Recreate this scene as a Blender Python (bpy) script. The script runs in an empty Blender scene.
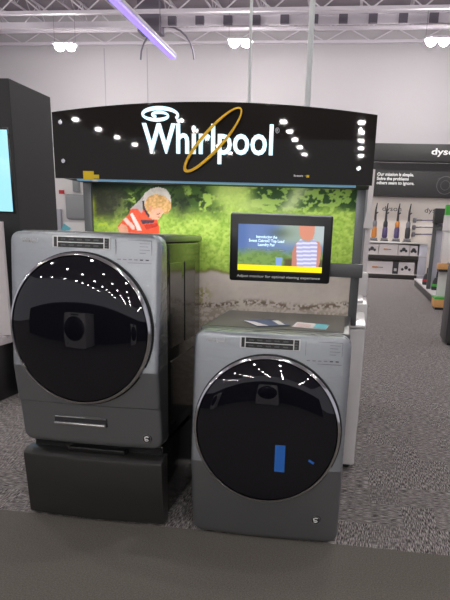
import bpy, bmesh, math, random
import numpy as np
from mathutils import Matrix, Vector, Euler
random.seed(4); RNG = np.random.default_rng(4)
SC = bpy.context.scene
COL = SC.collection
PI = math.pi

def lin(c):
    c = c / 255.0
    return c / 12.92 if c <= .04045 else ((c + .055) / 1.055) ** 2.4
def rgb(r, g, b): return (lin(r), lin(g), lin(b), 1.0)

# ------------------------------------------------------------------ materials
def mat(name, col, rough=.5, metal=0.0, coat=0.0, emit=None, es=0.0, spec=.5, bump=None, var=None):
    m = bpy.data.materials.new(name); m.use_nodes = True
    nt = m.node_tree; b = nt.nodes['Principled BSDF']
    b.inputs['Base Color'].default_value = col
    b.inputs['Roughness'].default_value = rough
    b.inputs['Metallic'].default_value = metal
    b.inputs['Coat Weight'].default_value = coat
    b.inputs['Coat Roughness'].default_value = .03
    b.inputs['Specular IOR Level'].default_value = spec
    if emit:
        b.inputs['Emission Color'].default_value = emit
        b.inputs['Emission Strength'].default_value = es
    if var or bump:
        tc = nt.nodes.new('ShaderNodeTexCoord')
        n = nt.nodes.new('ShaderNodeTexNoise')
        n.inputs['Scale'].default_value = (var or bump)[0]
        n.inputs['Detail'].default_value = 3
        nt.links.new(tc.outputs['Object'], n.inputs['Vector'])
        if var:
            mx = nt.nodes.new('ShaderNodeMix'); mx.data_type = 'RGBA'
            a = var[1]
            mx.inputs[6].default_value = tuple(c * (1 - a) for c in col[:3]) + (1,)
            mx.inputs[7].default_value = tuple(min(1, c * (1 + a)) for c in col[:3]) + (1,)
            nt.links.new(n.outputs['Fac'], mx.inputs[0])
            nt.links.new(mx.outputs[2], b.inputs['Base Color'])
        if bump:
            bp = nt.nodes.new('ShaderNodeBump'); bp.inputs['Strength'].default_value = bump[1]
            bp.inputs['Distance'].default_value = .01
            nt.links.new(n.outputs['Fac'], bp.inputs['Height'])
            nt.links.new(bp.outputs['Normal'], b.inputs['Normal'])
    return m

def carpet_mat(name, streaks):
    m = bpy.data.materials.new(name); m.use_nodes = True
    nt = m.node_tree; N = nt.nodes; L = nt.links; b = N['Principled BSDF']
    b.inputs['Roughness'].default_value = .95; b.inputs['Specular IOR Level'].default_value = .1
    g = N.new('ShaderNodeNewGeometry')
    def noise(scale_vec, sc, det=2):
        mp = N.new('ShaderNodeMapping'); mp.inputs['Scale'].default_value = scale_vec
        L.new(g.outputs['Position'], mp.inputs['Vector'])
        n = N.new('ShaderNodeTexNoise'); n.inputs['Scale'].default_value = sc; n.inputs['Detail'].default_value = det
        L.new(mp.outputs['Vector'], n.inputs['Vector']); return n.outputs['Fac']
    def ramp(fac, stops):
        r = N.new('ShaderNodeValToRGB'); L.new(fac, r.inputs['Fac'])
        e = r.color_ramp.elements
        e[0].position, e[0].color = stops[0]; e[1].position, e[1].color = stops[-1]
        for p, c in stops[1:-1]:
            k = e.new(p); k.color = c
        return r.outputs['Color']
    if streaks:
        a = noise((.09, 1, 1), 260, 2); c = noise((1, .09, 1), 260, 2)
        sn = N.new('ShaderNodeVectorMath'); sn.operation = 'SNAP'; sn.inputs[1].default_value = (.17, .26, 10)
        L.new(g.outputs['Position'], sn.inputs[0])
        ch = N.new('ShaderNodeTexWhiteNoise'); ch.noise_dimensions = '2D'; L.new(sn.outputs[0], ch.inputs['Vector'])
        mx = N.new('ShaderNodeMix'); mx.data_type = 'FLOAT'
        mr = N.new('ShaderNodeMapRange'); mr.inputs['To Min'].default_value = 1.0; mr.inputs['To Max'].default_value = .0
        L.new(ch.outputs['Value'], mr.inputs['Value']); mr.inputs['From Min'].default_value = .2; mr.inputs['From Max'].default_value = .7; mr.interpolation_type = 'SMOOTHSTEP'; L.new(mr.outputs['Result'], mx.inputs[0]); L.new(a, mx.inputs[2]); L.new(c, mx.inputs[3])
        col = ramp(mx.outputs[0], [(.37, rgb(66, 62, 62)), (.5, rgb(124, 118, 118)), (.62, rgb(196, 188, 187))])
    else:
        a = noise((1, 1, 1), 160, 3)
        col = ramp(a, [(.3, rgb(94, 90, 85)), (.7, rgb(128, 123, 116))])
    L.new(col, b.inputs['Base Color'])
    bp = N.new('ShaderNodeBump'); bp.inputs['Strength'].default_value = .4; bp.inputs['Distance'].default_value = .004
    L.new(noise((1, 1, 1), 260), bp.inputs['Height']); L.new(bp.outputs['Normal'], b.inputs['Normal'])
    return m

def vcol_mat(name, emit=0.0, rough=.35, spec=.3):
    m = bpy.data.materials.new(name); m.use_nodes = True
    nt = m.node_tree; b = nt.nodes['Principled BSDF']
    a = nt.nodes.new('ShaderNodeVertexColor'); a.layer_name = 'Col'
    b.inputs['Roughness'].default_value = rough; b.inputs['Specular IOR Level'].default_value = spec
    if emit:
        b.inputs['Base Color'].default_value = (0.01, .01, .01, 1)
        nt.links.new(a.outputs['Color'], b.inputs['Emission Color'])
        b.inputs['Emission Strength'].default_value = emit
    else:
        nt.links.new(a.outputs['Color'], b.inputs['Base Color'])
    return m

M = dict(
    wall=mat('wall_paint', rgb(180, 175, 180), .85, bump=(3, .05)),
    deck=mat('roof_deck_paint', rgb(150, 142, 150), .8, var=(2, .1)),
    steel=mat('truss_paint', rgb(212, 205, 214), .6),
    steel_dark=mat('bracket_steel', rgb(105, 98, 112), .6),
    pole=mat('pole_paint', rgb(225, 228, 230), .4),
    carpet=carpet_mat('patterned_carpet', True),
    carpet_plain=carpet_mat('plain_carpet', False),
    chrome_shadow=mat('graphite_metal_paint', rgb(160, 163, 168), .38, .94, coat=.1),
    film=mat('film_covered_metal', rgb(166, 170, 176), .38, .94, coat=.1),
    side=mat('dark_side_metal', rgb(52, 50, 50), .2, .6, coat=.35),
    top=mat('dark_top_metal', rgb(120, 120, 122), .28, .8),
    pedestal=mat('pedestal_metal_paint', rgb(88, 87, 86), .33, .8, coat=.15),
    chrome=mat('chrome', rgb(225, 225, 228), .12, 1.0),
    brushed=mat('brushed_silver', rgb(190, 190, 190), .3, 1.0),
    glass=mat('dark_door_glass', (.005, .005, .009, 1), .02, 0, coat=0.35, spec=.6),
    black=mat('black_plastic', (.008, .008, .009, 1), .3),
    rubber=mat('black_rubber', (.006, .006, .006, 1), .6),
    button=mat('grey_button', rgb(70, 72, 76), .35),
    acrylic=mat('black_gloss_acrylic', rgb(38, 34, 31), .02, 0, coat=0, spec=.4),
    letter=mat('lit_white_letter', rgb(225, 240, 245), .4, emit=rgb(200, 235, 250), es=.75),
    white_print=mat('white_print', rgb(235, 235, 235), .5),
    lit_print=mat('pale_grey_print', rgb(190, 190, 190), .5),
    gold=mat('gold_ring_paint', rgb(228, 178, 24), .35, .3),
    yellow=mat('yellow_sign_reflection', rgb(240, 205, 10), .5),
    frame=mat('grey_frame_metal', rgb(98, 98, 100), .45, .4),
    charcoal=mat('charcoal_laminate', rgb(48, 47, 48), .6),
    white=mat('white_enamel', rgb(232, 228, 228), .25, coat=.2),
    offwhite=mat('white_laminate', rgb(225, 218, 220), .4),
    greypanel=mat('pale_grey_panel', rgb(160, 162, 165), .4),
    lilac=mat('lilac_grey_panel', rgb(185, 183, 195), .5),
    screen=mat('blue_screen', (.01, .01, .01, 1), .2, emit=rgb(150, 210, 235), es=1.0),
    lamp=mat('lamp_diffuser', (.9, .9, .9, 1), .5, emit=(1.0, .975, .93, 1), es=290.0),
    violet=mat('violet_lamp', (.3, .25, .8, 1), .4, emit=rgb(150, 125, 245), es=1.0),
    strip=mat('cool_strip_lamp', (.5, .6, .7, 1), .4, emit=rgb(90, 140, 170), es=.5),
    cream=mat('cream_panel', rgb(238, 228, 220), .6),
    shelf=mat('white_shelf', rgb(215, 210, 205), .5),
    shelf_dark=mat('dark_shelf_edge', rgb(38, 32, 30), .5),
    box=mat('white_carton', rgb(222, 214, 216), .6),
    purple=mat('purple_plastic', rgb(90, 78, 120), .3),
    orange=mat('orange_plastic', rgb(205, 130, 60), .35),
    greyplastic=mat('grey_plastic', rgb(120, 118, 125), .35),
    darkplastic=mat('dark_grey_plastic', rgb(52, 50, 55), .35),
    wood=mat('light_wood', rgb(214, 160, 98), .5, var=(9, .12)),
    green=mat('green_print', rgb(70, 180, 60), .5),
    red=mat('red_plastic', rgb(190, 40, 50), .5),
    blue=mat('blue_tape', rgb(40, 110, 200), .5),
    cyan=mat('cyan_print', rgb(110, 195, 210), .5),
    navy=mat('navy_print', rgb(60, 75, 120), .4),
    paper=mat('white_paper', rgb(235, 225, 225), .5),
    bin=mat('dark_grey_metal', rgb(72, 70, 72), .4, .3),
)

def add_film(m):
    nt = m.node_tree; b = nt.nodes['Principled BSDF']
    b.inputs['Coat Weight'].default_value = .9; b.inputs['Coat Roughness'].default_value = .06
    tc = nt.nodes.new('ShaderNodeTexCoord'); mp = nt.nodes.new('ShaderNodeMapping')
    mp.inputs['Rotation'].default_value = (0, .6, 0); mp.inputs['Scale'].default_value = (7, 7, 20)
    n = nt.nodes.new('ShaderNodeTexNoise'); n.inputs['Scale'].default_value = 1.0; n.inputs['Detail'].default_value = 1; n.inputs['Distortion'].default_value = 1.5
    bp = nt.nodes.new('ShaderNodeBump'); bp.inputs['Strength'].default_value = .8; bp.inputs['Distance'].default_value = .03
    nt.links.new(tc.outputs['Object'], mp.inputs['Vector']); nt.links.new(mp.outputs['Vector'], n.inputs['Vector'])
    nt.links.new(n.outputs['Fac'], bp.inputs['Height']); nt.links.new(bp.outputs['Normal'], b.inputs['Coat Normal'])
add_film(M['film'])

# ------------------------------------------------------------------ helpers
def finish(bm, name, m, parent=None, loc=(0, 0, 0), smooth=True, ang=32):
    me = bpy.data.meshes.new(name)
    bmesh.ops.recalc_face_normals(bm, faces=bm.faces[:])
    bm.to_mesh(me); bm.free()
    if smooth:
        me.polygons.foreach_set('use_smooth', [True] * len(me.polygons))
        me.set_sharp_from_angle(angle=math.radians(ang))
    o = bpy.data.objects.new(name, me); COL.objects.link(o)
    for k in (m if isinstance(m, (list, tuple)) else [m]): me.materials.append(k)
    o.location = loc
    if parent: o.parent = parent
    return o
def tag(o, label, cat, group=None, kind=None):
    o['label'] = label; o['category'] = cat
    if group: o['group'] = group
    if kind: o['kind'] = kind
    return o
def empty(name, loc, rz=0, label=None, cat=None, group=None):
    o = bpy.data.objects.new(name, None); COL.objects.link(o)
    o.location = loc; o.rotation_euler = (0, 0, rz); o.empty_display_size = .1
    if label: tag(o, label, cat, group)
    return o
def struct(o): o['kind'] = 'structure'; return o

def bx(bm, x0, x1, y0, y1, z0, z1, bev=0, seg=2, rot=None):
    r = bmesh.ops.create_cube(bm, size=1)
    vs = r['verts']
    for v in vs:
        v.co = Vector((x0 + (v.co.x + .5) * (x1 - x0), y0 + (v.co.y + .5) * (y1 - y0), z0 + (v.co.z + .5) * (z1 - z0)))
    if bev:
        es = list({e for v in vs for e in v.link_edges})
        r2 = bmesh.ops.bevel(bm, geom=es, offset=bev, segments=seg, affect='EDGES', profile=.5)
        vs = list({v for f in r2['faces'] for v in f.verts} | {v for v in vs if v.is_valid})
    if rot:
        c = Vector(((x0 + x1) / 2, (y0 + y1) / 2, (z0 + z1) / 2))
        bmesh.ops.rotate(bm, verts=[v for v in vs if v.is_valid], cent=c, matrix=Euler(rot).to_matrix())
    return vs
def box(name, m, parent, x0, x1, y0, y1, z0, z1, bev=0, seg=2, rot=None):
    bm = bmesh.new(); bx(bm, x0, x1, y0, y1, z0, z1, bev, seg, rot)
    return finish(bm, name, m, parent)
def tube(bm, a, b, r, n=10, r2=None):
    a = Vector(a); b = Vector(b); d = b - a
    q = d.to_track_quat('Z', 'Y').to_matrix().to_4x4()
    bmesh.ops.create_cone(bm, cap_ends=True, segments=n, radius1=r, radius2=r if r2 is None else r2, depth=d.length,
                          matrix=Matrix.Translation((a + b) / 2) @ q)
def bar(bm, a, b, w, h):
    a = Vector(a); b = Vector(b); d = b - a
    q = d.to_track_quat('Z', 'Y').to_matrix().to_4x4()
    bmesh.ops.create_cube(bm, size=1, matrix=Matrix.Translation((a + b) / 2) @ q @ Matrix.Diagonal((w, h, d.length, 1)))
def lathe(bm, prof, cx, cy, cz, axis='Y', n=72, sx=1.0):
    """prof: list of (radius, axial). axis Y: axial along +Y."""
    rings = []
    for r, a in prof:
        if r < 1e-6:
            rings.append([bm.verts.new((cx, cy + a, cz) if axis == 'Y' else (cx, cy, cz + a))])
        else:
            ring = []
            for i in range(n):
                t = 2 * PI * i / n
                if axis == 'Y': ring.append(bm.verts.new((cx + r * math.cos(t) * sx, cy + a, cz + r * math.sin(t))))
                else: ring.append(bm.verts.new((cx + r * math.cos(t) * sx, cy + r * math.sin(t), cz + a)))
            rings.append(ring)
    for A, B in zip(rings[:-1], rings[1:]):
        if len(A) == 1 and len(B) == 1: continue
        for i in range(n):
            j = (i + 1) % n
            if len(A) == 1: bm.faces.new((A[0], B[i], B[j]))
            elif len(B) == 1: bm.faces.new((A[i], A[j], B[0]))
            else: bm.faces.new((A[i], A[j], B[j], B[i]))
def prism_xz(bm, pts, y0, y1):
    a = [bm.verts.new((x, y0, z)) for x, z in pts]; b = [bm.verts.new((x, y1, z)) for x, z in pts]
    bm.faces.new(a); bm.faces.new(b[::-1])
    for i in range(len(pts)):
        j = (i + 1) % len(pts); bm.faces.new((a[i], b[i], b[j], a[j]))
def text(name, s, m, parent, x0, x1, z0, z1, y, depth=.002, bold=0.0, spacing=1.0):
    """letters facing -Y, fitted into the X/Z rectangle"""
    c = bpy.data.curves.new(name, 'FONT'); c.body = s; c.align_x = 'CENTER' if name == 'screen_title' else 'LEFT'; c.size = 1; c.extrude = .01; c.offset = bold
    c.space_character = spacing; c.resolution_u = 3; c.space_line = .95
    t = bpy.data.objects.new(name, c); COL.objects.link(t)
    bpy.context.view_layer.update()
    dg = bpy.context.evaluated_depsgraph_get()
    me = bpy.data.meshes.new_from_object(t.evaluated_get(dg))
    bpy.data.objects.remove(t)
    n = len(me.vertices); co = np.empty(n * 3); me.vertices.foreach_get('co', co); co = co.reshape(-1, 3)
    mn = co.min(0); mxx = co.max(0); sp = mxx - mn
    out = np.empty_like(co)
    out[:, 0] = x0 + (co[:, 0] - mn[0]) / sp[0] * (x1 - x0)
    out[:, 2] = z0 + (co[:, 1] - mn[1]) / sp[1] * (z1 - z0)
    out[:, 1] = y - (co[:, 2] - mn[2]) / max(sp[2], 1e-6) * depth
    me.vertices.foreach_set('co', out.ravel()); me.materials.clear(); me.materials.append(m); me.update()
    o = bpy.data.objects.new(name, me); COL.objects.link(o)
    if parent: o.parent = parent
    return o
def ellipse_ring(bm, cx, cz, a, b, rot, y0, y1, wa, wb, n=64, t0=0, t1=2 * PI):
    """flat ring band in XZ; wa = half thickness where thickest, wb = thinnest"""
    closed = abs(t1 - t0 - 2 * PI) < 1e-6
    k = n if closed else n + 1
    Vv = []
    for i in range(k):
        t = t0 + (t1 - t0) * i / n
        w = wb + (wa - wb) * abs(math.sin(t / 2))
        row = []
        for s in (-1, 1):
            x = (a + s * w) * math.cos(t); z = (b + s * w) * math.sin(t)
            X = cx + x * math.cos(rot) - z * math.sin(rot); Z = cz + x * math.sin(rot) + z * math.cos(rot)
            row.append(bm.verts.new((X, y0, Z))); row.append(bm.verts.new((X, y1, Z)))
        Vv.append(row)
    for i in range(k if closed else k - 1):
        A = Vv[i]; B = Vv[(i + 1) % k]
        bm.faces.new((A[0], A[2], B[2], B[0])); bm.faces.new((A[1], B[1], B[3], A[3]))
        bm.faces.new((A[0], B[0], B[1], A[1])); bm.faces.new((A[2], A[3], B[3], B[2]))
def copy_tree(o, parent=None):
    c = o.copy(); COL.objects.link(c)
    if parent: c.parent = parent
    for ch in list(o.children): copy_tree(ch, c)
    return c

# value noise for the printed artwork
_T = RNG.random((256, 256))
def vn(x, y):
    xi = np.floor(x).astype(int); yi = np.floor(y).astype(int); fx = x - xi; fy = y - yi
    fx = fx * fx * (3 - 2 * fx); fy = fy * fy * (3 - 2 * fy)
    g = lambda a, b: _T[a % 256, b % 256]
    return (g(xi, yi) * (1 - fx) + g(xi + 1, yi) * fx) * (1 - fy) + (g(xi, yi + 1) * (1 - fx) + g(xi + 1, yi + 1) * fx) * fy
def fbm(x, y, o=4):
    s = 0; a = .5; t = 0
    for k in range(o): s = s + a * vn(x * 2 ** k + 17 * k, y * 2 ** k + 5 * k); t += a; a *= .55
    return s / t
def inpoly(px, py, P):
    r = np.zeros(px.shape, bool); n = len(P)
    for i in range(n):
        x1, y1 = P[i]; x2, y2 = P[(i + 1) % n]
        if y1 == y2: continue
        c = ((y1 > py) != (y2 > py)) & (px < (x2 - x1) * (py - y1) / (y2 - y1) + x1)
        r ^= c
    return r
def sm(a, b, x): t = np.clip((x - a) / (b - a), 0, 1); return t * t * (3 - 2 * t)
def mixc(C, c, f): return C * (1 - f[..., None]) + np.array(c, float) * f[..., None]
def painted(name, x0, x1, z0, z1, y, nx, nz, func, m, parent):
    xs = np.linspace(x0, x1, nx); zs = np.linspace(z0, z1, nz)
    X, Z = np.meshgrid(xs, zs)
    co = np.stack([X, np.full_like(X, y), Z], -1).reshape(-1, 3)
    idx = np.arange(nx * nz).reshape(nz, nx)
    q = np.stack([idx[:-1, :-1], idx[:-1, 1:], idx[1:, 1:], idx[1:, :-1]], -1).reshape(-1, 4)
    me = bpy.data.meshes.new(name)
    me.vertices.add(len(co)); me.vertices.foreach_set('co', co.ravel())
    me.loops.add(q.size); me.loops.foreach_set('vertex_index', q.ravel())
    me.polygons.add(len(q)); me.polygons.foreach_set('loop_start', np.arange(0, q.size, 4))
    me.update(calc_edges=True)
    C = np.clip(func(X, Z), 0, 255) / 255.0
    C = np.where(C <= .04045, C / 12.92, ((C + .055) / 1.055) ** 2.4)
    A = np.ones((nx * nz, 4)); A[:, :3] = C.reshape(-1, 3)
    at = me.color_attributes.new('Col', 'FLOAT_COLOR', 'POINT'); at.data.foreach_set('color', A.ravel())
    me.materials.append(m)
    o = bpy.data.objects.new(name, me); COL.objects.link(o)
    if parent: o.parent = parent
    return o

# ------------------------------------------------------------------ room shell
bm = bmesh.new(); bx(bm, -22, 16, 0.0, 24.5, -.1, 0); struct(finish(bm, 'floor', M['carpet'], smooth=False))
bm = bmesh.new(); bx(bm, -22, 16, -55, -.002, -.1, 0); o = struct(finish(bm, 'floor', M['carpet_plain'], smooth=False)); o.rotation_euler = (0, 0, 0)
bm = bmesh.new(); bx(bm, -22, 16, 24, 24.3, 0, 9.6)
for k in range(17):  # tilt-up wall panel joints
    pass
struct(finish(bm, 'wall_back', M['wall'], smooth=False))
WALLJ = mat('joint_sealant', rgb(150, 146, 156), .8)
for i, x in enumerate((-9.2, -7.4, 8.2)):
    struct(box('trim_%d' % (i + 1), WALLJ, None, x - .012, x + .012, 23.985, 24.0, 0, 8.4))
bm = bmesh.new(); bx(bm, -22, 16, -55, 24.3, 9.6, 9.75)
struct(finish(bm, 'ceiling', M['deck'], smooth=False))

# roof trusses across the hall (they run along X)
def truss(y, zb, zt, x0=-21.5, x1=15.5, pitch=1.75, m='steel', w=.07, label='', ph=0.0):
    t = empty('roof_truss', (0, y, zb), 0, label, 'roof truss', 'painted steel roof trusses')
    bm = bmesh.new(); bx(bm, x0, x1, -w, w, 0, .09); finish(bm, 'bottom_chord', M[m], t, smooth=False)
    bm = bmesh.new(); bx(bm, x0, x1, -w, w, zt - zb - .1, zt - zb); finish(bm, 'top_chord', M[m], t, smooth=False)
    bm = bmesh.new(); x = x0 + .2 + ph; h = zt - zb
    while x < x1 - pitch:
        tube(bm, (x, 0, .05), (x + pitch / 2, 0, h - .05), .022, 6)
        tube(bm, (x + pitch / 2, 0, h - .05), (x + pitch, 0, .05), .022, 6)
        x += pitch
    finish(bm, 'web', M[m], t, smooth=False)
    return t
truss(23.75, 8.46, 9.0, label='thin white roof truss lying against the back wall top')
truss(21.6, 8.30, 8.95, ph=.6, label='white roof truss one bay in front of the back wall', pitch=1.3)
truss(18.6, 7.95, 8.6, ph=.2, label='white roof truss nearest to the viewer at the photo top', pitch=1.5)
g = empty('roof_girder', (0, 20.2, 8.02), 0, 'deep grey roof girder with a row of dark joist brackets', 'girder')
bm = bmesh.new(); bx(bm, -5.6, 15.5, -.1, .1, .30, .42); bx(bm, -5.6, 15.5, -.04, .04, .02, .30); finish(bm, 'beam', M['steel'], g, smooth=False)
x = -5.2
while x < 15:
    box('bracket', M['steel_dark'], g, x - .14, x + .14, -.16, -.045, .02, .28); x += .95
box('column_head', M['steel_dark'], g, -6.35, -5.6, -.3, .3, -.2, .75)
g2 = empty('roof_beam', (0, 20.9, 8.2), 0, 'long plain pale roof beam on the upper left', 'beam')
bm = bmesh.new(); bx(bm, -21, -6.6, -.1, .1, 0, .2); finish(bm, 'beam', M['steel'], g2, smooth=False)
# joists along Y
for i, x in enumerate(np.arange(-20, 15, 1.75)):
    t = empty('roof_joist', (float(x), 0, 8.95), 0, 'slim white bar joist running away overhead under the roof deck', 'joist', 'bar joists under the roof deck')
    bm = bmesh.new(); bx(bm, -.03, .03, 12, 23.6, .05, .1); bx(bm, -.03, .03, 12, 23.6, .56, .62)
    yy = 12.2
    while yy < 23:
        tube(bm, (0, yy, .08), (0, yy + .55, .6), .016, 5); tube(bm, (0, yy + .55, .6), (0, yy + 1.1, .08), .016, 5); yy += 1.1
    finish(bm, 'joist', M['steel'], t, smooth=False)
    t.children[0].name = 'joist_bar'
# curved conduit
bm = bmesh.new(); pts = []
for k in range(13):
    a = PI * k / 12; pts.append((-6.4 + .95 - .95 * math.cos(a), .1, -.95 + 1.0 * math.sin(a)))
for a, b in zip(pts[:-1], pts[1:]): tube(bm, a, b, .03, 6)
finish(bm, 'bent_conduit', M['steel_dark'], g)

# ceiling lamps
def make_lamp(loc, label, group):
    t = empty('high_bay_light', loc, 0, label, 'ceiling light', group)
    bm = bmesh.new(); bx(bm, -.42, .42, -.22, .22, .03, .10, .02); finish(bm, 'housing', M['steel'], t)
    for s in (-1, 1):
        bm = bmesh.new(); lathe(bm, [(0, -.15), (.06, -.145), (.12, -.115), (.165, -.05), (.175, .029), (0, .029)], s * .21, 0, 0, 'Z', 20); finish(bm, 'diffuser', M['lamp'], t)
    for s in (-1, 1):
        bm = bmesh.new(); tube(bm, (s * .4, 0, .12), (s * .4, 0, 1.25), .006, 5); finish(bm, 'hanging_wire', M['steel_dark'], t)
    return t
L0 = make_lamp((-9.0, 20, 7.42), 'lit ceiling light at upper left, leftmost of the three', 'lit ceiling lights near the back wall')
for (x, lab) in ((-2.85, 'lit ceiling light above the header sign, middle of the three'), (3.53, 'lit ceiling light at the right edge above the black shop sign')):
    c = copy_tree(L0); c.location = (x, 20, 7.5); c['label'] = lab
for c in [q for q in COL.objects if q.name.startswith('high_bay_light')]: c.scale = (.95, 1, 1)
for yy in (14.0, 8.0, 2.0, -4.0, -10.0, -16.0, -22.0, -28.0, -33.5, -36.8, -40.0, -43.5, -47.5):
    for x in (-15.3, -9.0, -3.1, 1.2, 7.5):
        c = copy_tree(L0); c.location = (x + (1.3 if yy > -10 and x == 1.2 else 0), yy, 7.5); c.scale = (.42, .42, .6)
        c['label'] = 'lit ceiling light out over the store floor, seen only as a reflection'
        c['group'] = 'ceiling lights over the store floor'

# violet linear light
t = empty('linear_light', (-2.76, 0, 5.0), 0, 'long violet glowing linear light hanging at the upper left', 'linear light')
box('housing', M['steel'], t, -.075, .075, 4.2, 11.95, .05, .12, .01)
box('diffuser', M['violet'], t, -.07, .07, 4.25, 11.9, 0, .05, .01)
for y in (5, 11):
    bm = bmesh.new(); tube(bm, (0, y, .12), (0, y, 3.95), .006, 5); finish(bm, 'hanging_wire', M['steel_dark'], t)

# thin poles behind the display
for (x, y, r, lab) in ((.571, 2.75, .012, 'thin white pole rising behind the sign, the left one'), (1.046, 2.75, .022, 'thicker white pole rising behind the sign, the right one')):
    t = empty('ceiling_pole', (x, y, 0), 0, lab, 'pole', 'white poles behind the header sign')
    bm = bmesh.new(); tube(bm, (0, 0, .01), (0, 0, 9.6), r, 16); finish(bm, 'shaft', M['pole'], t)
    bm = bmesh.new(); tube(bm, (0, 0, 0), (0, 0, .015), .07, 20); finish(bm, 'foot_plate', M['steel'], t)

# ------------------------------------------------------------------ laundry machines
W = .686; H = .98
CREASE = .388
UP = .066; LOW = .052
def front_y(x, z):
    u = 2 * x / W - 1
    y = -.016 * (1 - u * u) - .064
    if z < CREASE: y += LOW * (CREASE - z) / CREASE
    else: y += UP * (z - CREASE) / (H - CREASE)
    return y
def fascia(parent, m, step=None):
    bm = bmesh.new(); R = .045
    zs = sorted(set([0.008 + R * (1 - math.cos(a)) for a in np.linspace(0, PI / 2, 7)] + [H - R * (1 - math.cos(a)) for a in np.linspace(0, PI / 2, 7)]
         + list(np.linspace(.06, CREASE, 8)) + list(np.linspace(CREASE, H - R, 14)) + ([step - .003, step + .003] if step else [])))
    us = [-1, -.992, -.975, -.95] + list(np.linspace(-.9, .9, 19)) + [.95, .975, .992, 1]
    zs = sorted(set(round(z, 5) for z in zs)); rows = []
    for z in zs:
        d = 0
        if z < .008 + R: d = R * (1 - math.sqrt(max(0, 1 - ((.008 + R - z) / R) ** 2)))
        if z > H - R: d = max(d, R * (1 - math.sqrt(max(0, 1 - ((z - H + R) / R) ** 2))))
        hw = W / 2 + .006 - d; row = []
        for u in us:
            x = W / 2 + u * hw
            e = max(0, (abs(u) - .95) / .05); ez = max(0, (z - (H - .02)) / .02); eb = max(0, (.03 - z) / .022)
            rr = .018 * (1 - math.sqrt(max(0, 1 - e * e))) + .016 * (1 - math.sqrt(max(0, 1 - min(1, ez) ** 2))) + .012 * (1 - math.sqrt(max(0, 1 - min(1, eb) ** 2)))
            y = front_y(x, z) + rr
            if step and z <= step - .002: y += .006
            row.append(bm.verts.new((x, y, z)))
        rows.append(row)
    for A, B in zip(rows[:-1], rows[1:]):
        for i in range(len(us) - 1): bm.faces.new((A[i], A[i + 1], B[i + 1], B[i]))
    # side return
    loop = rows[0][:] + [r[-1] for r in rows[1:]] + rows[-1][-2::-1] + [r[0] for r in rows[-2:0:-1]]
    back = [bm.verts.new((v.co.x, .085, v.co.z)) for v in loop]
    for i in range(len(loop)):
        j = (i + 1) % len(loop); bm.faces.new((loop[i], back[i], back[j], loop[j]))
    bm.faces.new(back)
    o = finish(bm, 'front_panel', m, parent, ang=38)
    me = o.data
    # keep the crease across the front crisp
    bm = bmesh.new(); bm.from_mesh(me)
    for e in bm.edges:
        if all(abs(v.co.z - CREASE) < 1e-4 and v.co.y < .05 for v in e.verts): e.smooth = False
    for fc in bm.faces:
        if fc.calc_center_median().z > CREASE: fc.material_index = 1
    bm.to_mesh(me); bm.free()
    return o

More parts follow.
